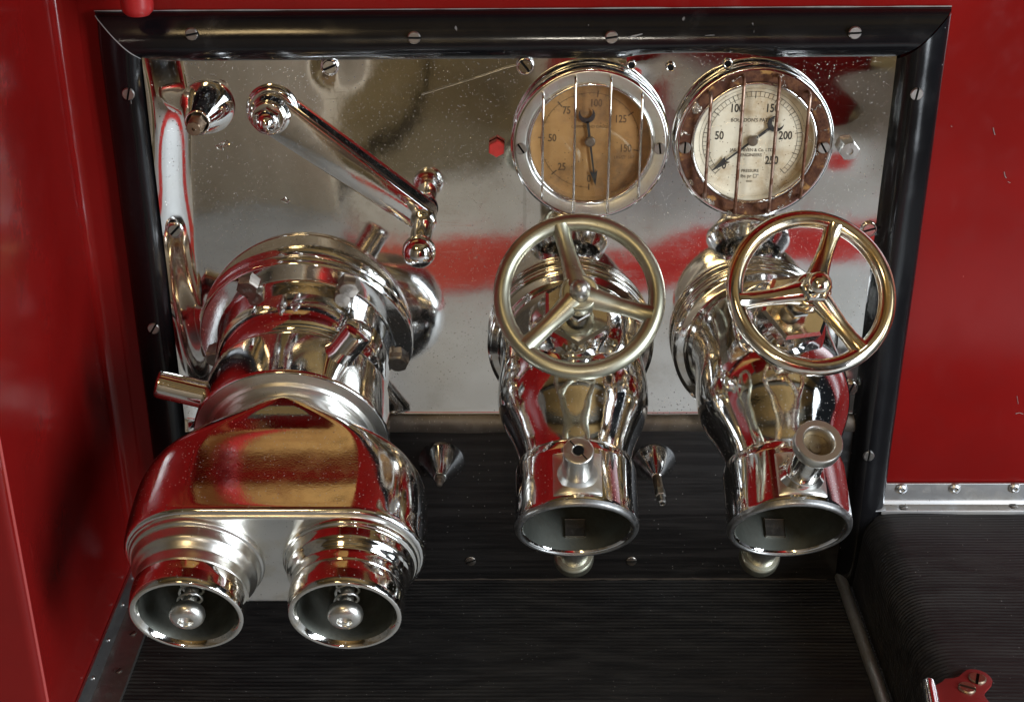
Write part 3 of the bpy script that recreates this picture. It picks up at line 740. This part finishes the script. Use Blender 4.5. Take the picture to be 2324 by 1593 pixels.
    # bonnet, spindle, handwheel
    dS = Vector((0, -math.cos(ES), math.sin(ES))); W = Vector((x0 + .002, -.2425, .4232)) if not knob else Vector((x0 - .0040, -.2415, .4255))
    WF = RM @ frame(W, dS)
    bn = obj('bonnet', lathe('bonnet', rp([(.030, -.105), (.040, -.092), (.031, -.081), (.0248, -.071), (.0240, -.050)], .006, 4), 48), CHROME, t, WF)
    obj('gland_nut', lathe('gland_nut', [(.0276, -.0545), (.0284, -.0535), (.0284, -.0385), (.0254, -.0365), (.0105, -.0365), (.0105, -.034), (.0095, -.033)], 6, 25, off=R(30 if not knob else 10)), CHROME_W, bn, WF)
    obj('spindle', lathe('spindle', [(.0072, -.06), (.0072, -.004)], 24), STEEL, t, WF)
    hw = obj('handwheel', torus('rim', .0572, .0064, 96, 18, 1.0), wheel_mat, t, WF, label=wlabel)
    for k in range(3):
        a_ = R(spoke0 + 120 * k); e = Vector((math.cos(a_), math.sin(a_), 0))
        # frame's x axis: up x z ; photo's right is +x in that frame
        pts = [e * r_ + Vector((0, 0, zz)) for r_, zz in ((.006, .003), (.012, .0025), (.02, .0015), (.032, .0005), (.044, 0), (.051, 0), (.0555, 0))]
        obj('spoke', sweep('spoke', pts, [.0080, .0076, .0066, .0056, .0056, .0062, .0074], 18, up=(0, 0, 1), sx=1.12), wheel_mat, hw, WF)
    if not knob:
        obj('hub', lathe('hub', rp([(.0090, -.009), (.0138, -.008), (.0148, .0), (.0145, .0065), (.0128, .0090), (.0116, .0084), (.0078, .0084)], .001), 40), wheel_mat, hw, WF)
        obj('spindle_end', lathe('spindle_end', rp([(.0076, .004), (.0076, .0170), (.0070, .0200), (.0052, .0235), (.0026, .0252), (0, .0256)], .001), 28), STEEL, hw, WF)
    else:
        obj('hub', lathe('hub', rp([(.0080, -.012), (.0138, -.010), (.0144, .0), (.0138, .0055), (.0120, .0070), (.0078, .0070)], .001), 40), wheel_mat, hw, WF)
        dn = obj('dome_nut', lathe('dome_nut', [(.0118, .0066), (.0118, .0145), (.0106, .0160), (.007, .0160)], 6, 25), CHROME_W, hw, WF)
        obj('dome', lathe('dome', [(.0092, .0155), (.0092, .0200), (.0085, .0240), (.0066, .0270), (.0038, .0287), (0, .0293)], 28), BRASSW, dn, WF)
    return t
delivery(.0500, R(-1), NICKEL, 104, 'delivery valve with dull brassy green handwheel, nearest the middle of panel', 'satin brass toned three spoke handwheel', False)
delivery(.2140, R(4.5), BRASSW, 70, 'delivery valve with shiny gold worn handwheel, beside the right frame stile', 'shiny three spoke handwheel worn through to brass', True)

# ------------------------------------------------------------------ gauges
def gauge(u, v, amber, label):
    c = on_y(u, v + 5, -.015); c.y = .0105
    g_ = thing('pressure_gauge', c, label, 'gauge', 'caged pressure gauges')
    M = frame(c, DN) @ Matrix.Diagonal((1.028, 1.028, 1, 1))
    obj('case', lathe('case', rp([(.050, .0), (.0615, .001), (.0625, .004), (.0625, .022)], .0015), 72), CHROME, g_, M)
    bz = obj('bezel', lathe('bezel', rp([(.060, .018), (.0660, .0190), (.0676, .0225), (.0672, .0262), (.0652, .0285), (.0635, .0285)], .0018, 4), 96), CHROME, g_, M)
    obj('face_ring', lathe('face_ring', rp([(.0640, .0280), (.0630, .0286), (.0545, .0275), (.0535, .0262), (.0535, .014)], .0008), 96), RUST if not amber else ZINC, bz, M)
    obj('inner_ring', lathe('inner_ring', rp([(.0542, .014), (.0540, .0255), (.0530, .0278), (.0514, .0280), (.0503, .0262), (.0500, .012)], .0010), 96), CHROME, bz, M)
    obj('pane', lathe('pane', [(.0502, .0240), (.0, .0243)], 64), GLASS, g_, M)
    dl = obj('dial', lathe('dial', [(.0502, .0165), (0, .0165)], 64), DIAL_A if amber else DIAL_C, g_, M)
    pieces = []; zt = .0167; ink = INK
    def tick(ang, r0, r1, w):
        a_ = R(ang); e = Vector((math.cos(a_), math.sin(a_), 0)); n_ = Vector((-e.y, e.x, 0)) * w / 2
        return mk('t', [e * r0 - n_, e * r0 + n_, e * r1 + n_, e * r1 - n_], [(0, 1, 2, 3)], 0)
    def arc(r, a0, a1, w):
        V, F = [], []
        for i in range(91):
            a_ = R(a0 + (a1 - a0) * i / 90)
            V += [(math.cos(a_) * (r - w / 2), math.sin(a_) * (r - w / 2), 0), (math.cos(a_) * (r + w / 2), math.sin(a_) * (r + w / 2), 0)]
        for i in range(90): F.append((2 * i, 2 * i + 1, 2 * i + 3, 2 * i + 2))
        return mk('a', V, F, 0)
    T = Matrix.Translation((0, 0, zt)) @ Matrix.Scale(1.05, 4)
    if amber:
        a0, per = 270, -47 / 25
        for k in range(0, 31):
            val = k * 5; A = a0 + per * val; big = val % 25 == 0
            pieces.append((tick(A, .0365 if big else .0385, .0420 if big else .0400, .0011 if big else .0004), T))
        pieces.append((arc(.0398, 270, 270 - 47 * 6, .0004), T))
        for val in (0, 25, 50, 75, 100, 125, 150):
            A = R(a0 + per * val); rr_ = .0325 if val < 100 else .0315
            pieces.append((text_mesh(str(val), .0088, .00018, .76), T @ Matrix.Translation((rr_ * math.cos(A) * .94, rr_ * math.sin(A), 0))))
        pieces.append((text_mesh('COMPOUND GAUGE', .0034, 0, .95), T @ Matrix.Translation((0, .0118, 0))))
        pieces.append((text_mesh('LBS/\u25a1" 567', .0034, 0), T @ Matrix.Translation((.0280, -.0140, 0))))
        pieces.append((text_mesh('567', .0030, 0), T @ Matrix.Translation((.0035, -.0255, 0))))
        na = 98
    else:
        a0, per = 225, -270 / 250
        for k in range(0, 51):
            val = k * 5; A = a0 + per * val; big = val % 25 == 0
            pieces.append((tick(A, .0345 if big else .0362, .0402, .0006 if big else .00034), T))
        pieces.append((arc(.0362, 225, -45, .0003), T)); pieces.append((arc(.0402, 225, -45, .0004), T)); pieces.append((arc(.0430, 210, -30, .0002), T))
        for val, (px, py) in ((0, (-.0215, -.0215)), (50, (-.0270, .0035)), (100, (-.0145, .0262)), (150, (.0140, .0262)), (200, (.0265, .0035)), (250, (.0170, -.0175))):
            pieces.append((text_mesh(str(val), .0096, .00022, .76), T @ Matrix.Translation((px, py, 0))))
        for s_, sz, y_ in (("BOURDON'S PATENT", .0042, .0165), ('JAS. J. NIVEN & C\u00ba L\u1d40\u1d30' if False else 'JAS. J. NIVEN & Co. LTD', .0037, -.0085), ('ENGINEERS', .0037, -.0128), ('PRESSURE', .0036, -.0262), ('lbs pr \u25a1"', .0042, -.0308), ('42561', .0022, -.0352)):
            pieces.append((text_mesh(s_, sz, .00004, .92), T @ Matrix.Translation((0, y_, 0))))
        na = 39
    obj('dial_print', join('dial_print', pieces, 20), INK_L if amber else INK, dl, M)
    # needle with crescent tail
    nd = []
    Tn = Matrix.Translation((0, 0, .0186)) @ Matrix.Rotation(R(na), 4, 'Z')   # crescent points along +x here
    nd.append((prism('n', [(-.030, -.0006), (.018, -.0012), (.018, .0012), (-.030, .0006)], .0006, 0), Tn))
    nd.append((prism('n', [(-.026, .0034), (-.043 if not amber else -.040, 0), (-.026, -.0034), (-.0285, 0)], .0006, 0), Tn))
    cr_ = [(.0235 + .0070 * math.cos(R(a_)), .0070 * math.sin(R(a_))) for a_ in range(44, 317, 13)]
    ci_ = [(.0262 + .0053 * math.cos(R(a_)), .0053 * math.sin(R(a_))) for a_ in range(298, 60, -13)]
    nd.append((prism('n', cr_ + ci_, .0006, 0), Tn))
    ne = obj('needle', join('needle', nd, 30), NEEDLE, g_, M)
    obj('needle_hub', lathe('needle_hub', [(.0044, .0175), (.0044, .0204), (.0036, .0212), (0, .0213)], 28), STEEL_D, ne, M)
    # guard bars, bent wire
    for bx, hz in ((-.0405, .0455), (-.0140, .0592), (.0150, .0592), (.0410, .0455)):
        rr_ = .0011 if amber else .00145
        pts = [(bx, hz, .026), (bx, hz, .034), (bx, hz - .0012, .0372), (bx, hz - .004, .0385), (bx, hz * .5, .0388), (bx, 0, .0388), (bx, -hz * .5, .0388), (bx, -hz + .004, .0385), (bx, -hz + .0012, .0372), (bx, -hz, .034), (bx, -hz, .026)]
        obj('guard_bar', sweep('guard_bar', pts, rr_, 12, up=(1, 0, 0)), CHROME_W if amber else RUSTBAR, g_, M)
    for sx in (-.0585, .0585): obj('screw', SCREW_G, None, g_, frame(c + Vector((sx * 1.028, -.0284, -.003)), DN, roll=rnd.uniform(.8, 2.2)))
gauge(1340, 322, True, 'caged pressure gauge with amber brown dial and clean chrome bezel')
gauge(1711, 320, False, 'caged pressure gauge with cream dial and badly rusted bezel')

# ------------------------------------------------------------------ crank lever
pc = on_y(620, 246, 0); le = on_y(962, 497, -.012)
cl_ = thing('crank_lever', pc, 'chromed crank lever with a ball handle pivoted at upper left of the panel', 'lever')
PF = frame(pc, DN)
obj('washer', lathe('washer', rp([(.0226, .001), (.0232, .003), (.0218, .0085), (.0195, .0105), (0, .0105)], .001), 56), CHROME, cl_, PF)
d = Vector((le.x - pc.x, le.z - pc.z)); L = d.length; ang = math.atan2(d.y, d.x)
out = []
for i in range(15):
    a_ = R(100 + 160 * i / 14); out.append((.0172 * math.cos(a_), .0172 * math.sin(a_)))
for i in range(11):
    a_ = R(-80 + 160 * i / 10); out.append((L + .0112 * math.cos(a_), .0112 * math.sin(a_)))
armM = Matrix.Translation(pc + Vector((0, -.0105, 0))) @ Matrix.Rotation(R(90), 4, 'X') @ Matrix.Rotation(ang, 4, 'Z')
obj('arm', prism('arm', out, .0085, .0012), CHROME, cl_, armM)
obj('boss', lathe('boss', rp([(.0175, .020), (.0165, .0225), (.0150, .0260), (.0148, .0290), (.0135, .0305), (.0, .0305)], .001), 44), CHROME_W, cl_, PF)
dn = obj('dome_nut', lathe('dome_nut', [(.0118, .0300), (.0118, .0350), (.0106, .0365), (.006, .0365)], 6, 25, off=.5), CHROME, cl_, PF)
obj('dome', lathe('dome', [(.0096, .0360), (.0094, .0400), (.0080, .0440), (.0052, .0468), (.0026, .0484), (0, .0490)], 32), CHROME, dn, PF)
hc = Vector((le.x, 0, le.z)); HF = frame(hc, DN)
obj('ball_handle', lathe('ball_handle', [(.0118, .019), (.0116, .022), (.0102, .026), (.0092, .031), (.0090, .036), (.0094, .041), (.0096, .052), (.0092, .062), (.0084, .070), (.0080, .0745)] + [(.0142 * math.sin(a_), 0.0868 - .0142 * math.cos(a_)) for a_ in [R(36 + 144 * i / 20) for i in range(21)]][:-1] + [(0, .1010)], 48, 60), CHROME, cl_, HF)

# ------------------------------------------------------------------ conical fittings
def cone(u, v, y, Rb, h, rt, label, kind):
    c = on_y(u, v, y); t = thing('drain_fitting', c, label, 'drain fitting', 'conical drain fittings')
    M = frame(c, DN)
    if kind == 'cup':
        obj('cone', lathe('cone', rp([(Rb, 0), (Rb, .0020), (Rb * .985, .0045), (Rb * .93, .010), (rt + .0008, h), (rt - .0006, h + .0005), (rt - .0012, h - .002), (rt - .0014, .012), (0, .012)], .0015, 4), 64), CHROME, t, M)
        nz = obj('nipple', lathe('nipple', [(.0082, .015), (.0082, h + .004), (.0072, h + .0055), (.0062, h + .0055)], 6, 25), BRASS, t, M)
        obj('thread', lathe('thread', [(.0062, h + .005)] + [(.0066 - .0006 * (i % 2), h + .006 + .0009 * i) for i in range(12)] + [(.0056, h + .0175), (.0014, h + .0178), (.0013, h + .014), (0, h + .014)], 24, 25), BRASS, nz, M)
    else:
        obj('cone', lathe('cone', rp([(Rb, 0), (Rb, .0008), (Rb * .97, .002), (rt, h), (rt - .0006, h + .0006), (rt - .0012, h), (rt - .0012, .01)], .0008), 56), CHROME, t, M)
        if kind == 'bolt':
            nz = obj('nut', lathe('nut', [(.0050, h - .012), (.0050, h + .004), (.0042, h + .005), (.003, h + .005)], 6, 25), STEEL_D, t, M)
            obj('thread', lathe('thread', [(.0030 - .0004 * (i % 2), h + .004 + .0007 * i) for i in range(12)] + [(0, h + .0125)], 18, 25), STEEL_D, nz, M)
        else:
            Mt = frame(c + DN * (h - .004), Vector((.05, -1, -.12)))
            nz = obj('tube', lathe('tube', rp([(.0044, -.006), (.0044, .022), (.0040, .0225), (.0040, .0235)], .0004), 20), BRASS, t, Mt)
            obj('hex_collar', lathe('hex_collar', [(.0040, .0228), (.0052, .0230), (.0052, .0320), (.0040, .0325)], 6, 25), STEEL, nz, Mt)
            obj('barb', lathe('barb', rp([(.0034, .032), (.0038, .0350), (.0038, .0420), (.0030, .0430), (.0016, .0430), (.0015, .038), (0, .038)], .0004), 20), STEEL, nz, Mt)
cone(472, 242, -.004, .0230, .046, .0098, 'chrome conical cup with a brass threaded nipple beside the crank lever', 'cup')
cone(1002, 1046, -.0075, .0222, .031, .0062, 'shallow chrome cone with a short bolt on the black board beside collecting head', 'bolt')
cone(1484, 1048, -.0075, .0212, .028, .0050, 'shallow chrome cone with a thin hose nipple on the black board between the two valves', 'tube')

# ------------------------------------------------------------------ chipped paint on frame and bodywork
CHIP = flat('chipped_primer', (.26, .25, .245), .7)
def chip(path, r, parent, y):
    pts = [on_y(u, v, y) for u, v in path]
    obj('paint_chip', sweep('paint_chip', pts, [r * rnd.uniform(.35, .85) for _ in pts], 6), CHIP, parent)
for pth_, r_ in (([(1426, 86), (1436, 82), (1446, 80), (1458, 77)], .0009), ([(1432, 89), (1442, 88), (1450, 89)], .0007), ([(1905, 1095), (1911, 1110), (1914, 1122)], .0005), ([(1600, 81), (1612, 80), (1622, 80)], .0003), ([(297, 226), (298, 236)], .0004)):
    chip(pth_, r_, fr, -.0206)
for pth_, r_ in (([(2254, 290), (2256, 300), (2258, 306)], .0005), ([(2279, 390), (2281, 400), (2284, 404)], .0005), ([(2287, 412), (2293, 415)], .0004), ([(2308, 898), (2311, 916)], .0004), ([(2305, 938), (2314, 936), (2322, 939)], .0005), ([(2158, 286), (2161, 288)], .0004)):
    chip(pth_, r_, body, .0006)
obj('mitre_wear', sweep('mitre_wear', [Vector(top_fn(a, 0)) + Vector((0, -.0003, 0)) for a in AP[1:-1]], .00045, 6), CHIP, fr)
obj('chipped_edge', sweep('chipped_edge', [(XL - .0004 + i * (XR - XL) / 40, -.0015 - rnd.uniform(0, .0006), ZT + .004 * i / 40 + .0004) for i in range(41)], [rnd.uniform(.0002, .0007) for i in range(41)], 6), CHIP, fr)
# seam of dirt between the lower board and the running board
obj('dirt_seam', sweep('dirt_seam', [(-.3 + .62 * i / 60, -.0085, .0008 + rnd.uniform(-.0006, .0008)) for i in range(61)], [rnd.uniform(.0006, .0016) for i in range(61)], 6), flat('dirt', (.055, .042, .032), .9), lb)
# black cable lying on the floor behind the camera, mirrored in the sheet
def mirrored_floor(u, v):
    p = on_y(u, v, -.0025); d = ray(u, v); d = Vector((d.x, -d.y, d.z)); return p + d * ((FZ + .012 - p.z) / d.z)
cp = [mirrored_floor(u, v) for u, v in ((962, 128), (958, 180), (946, 240), (940, 290), (930, 330), (918, 305), (905, 296), (898, 330), (892, 362), (872, 378), (852, 388), (830, 430), (800, 470))]
cab = obj('floor_cable', sweep('floor_cable', cp, .014, 8, up=(0, 0, 1)), DARK); cab['kind'] = 'structure'; cab['label'] = 'black cable on the floor, seen as a dark squiggle mirrored in the sheet'
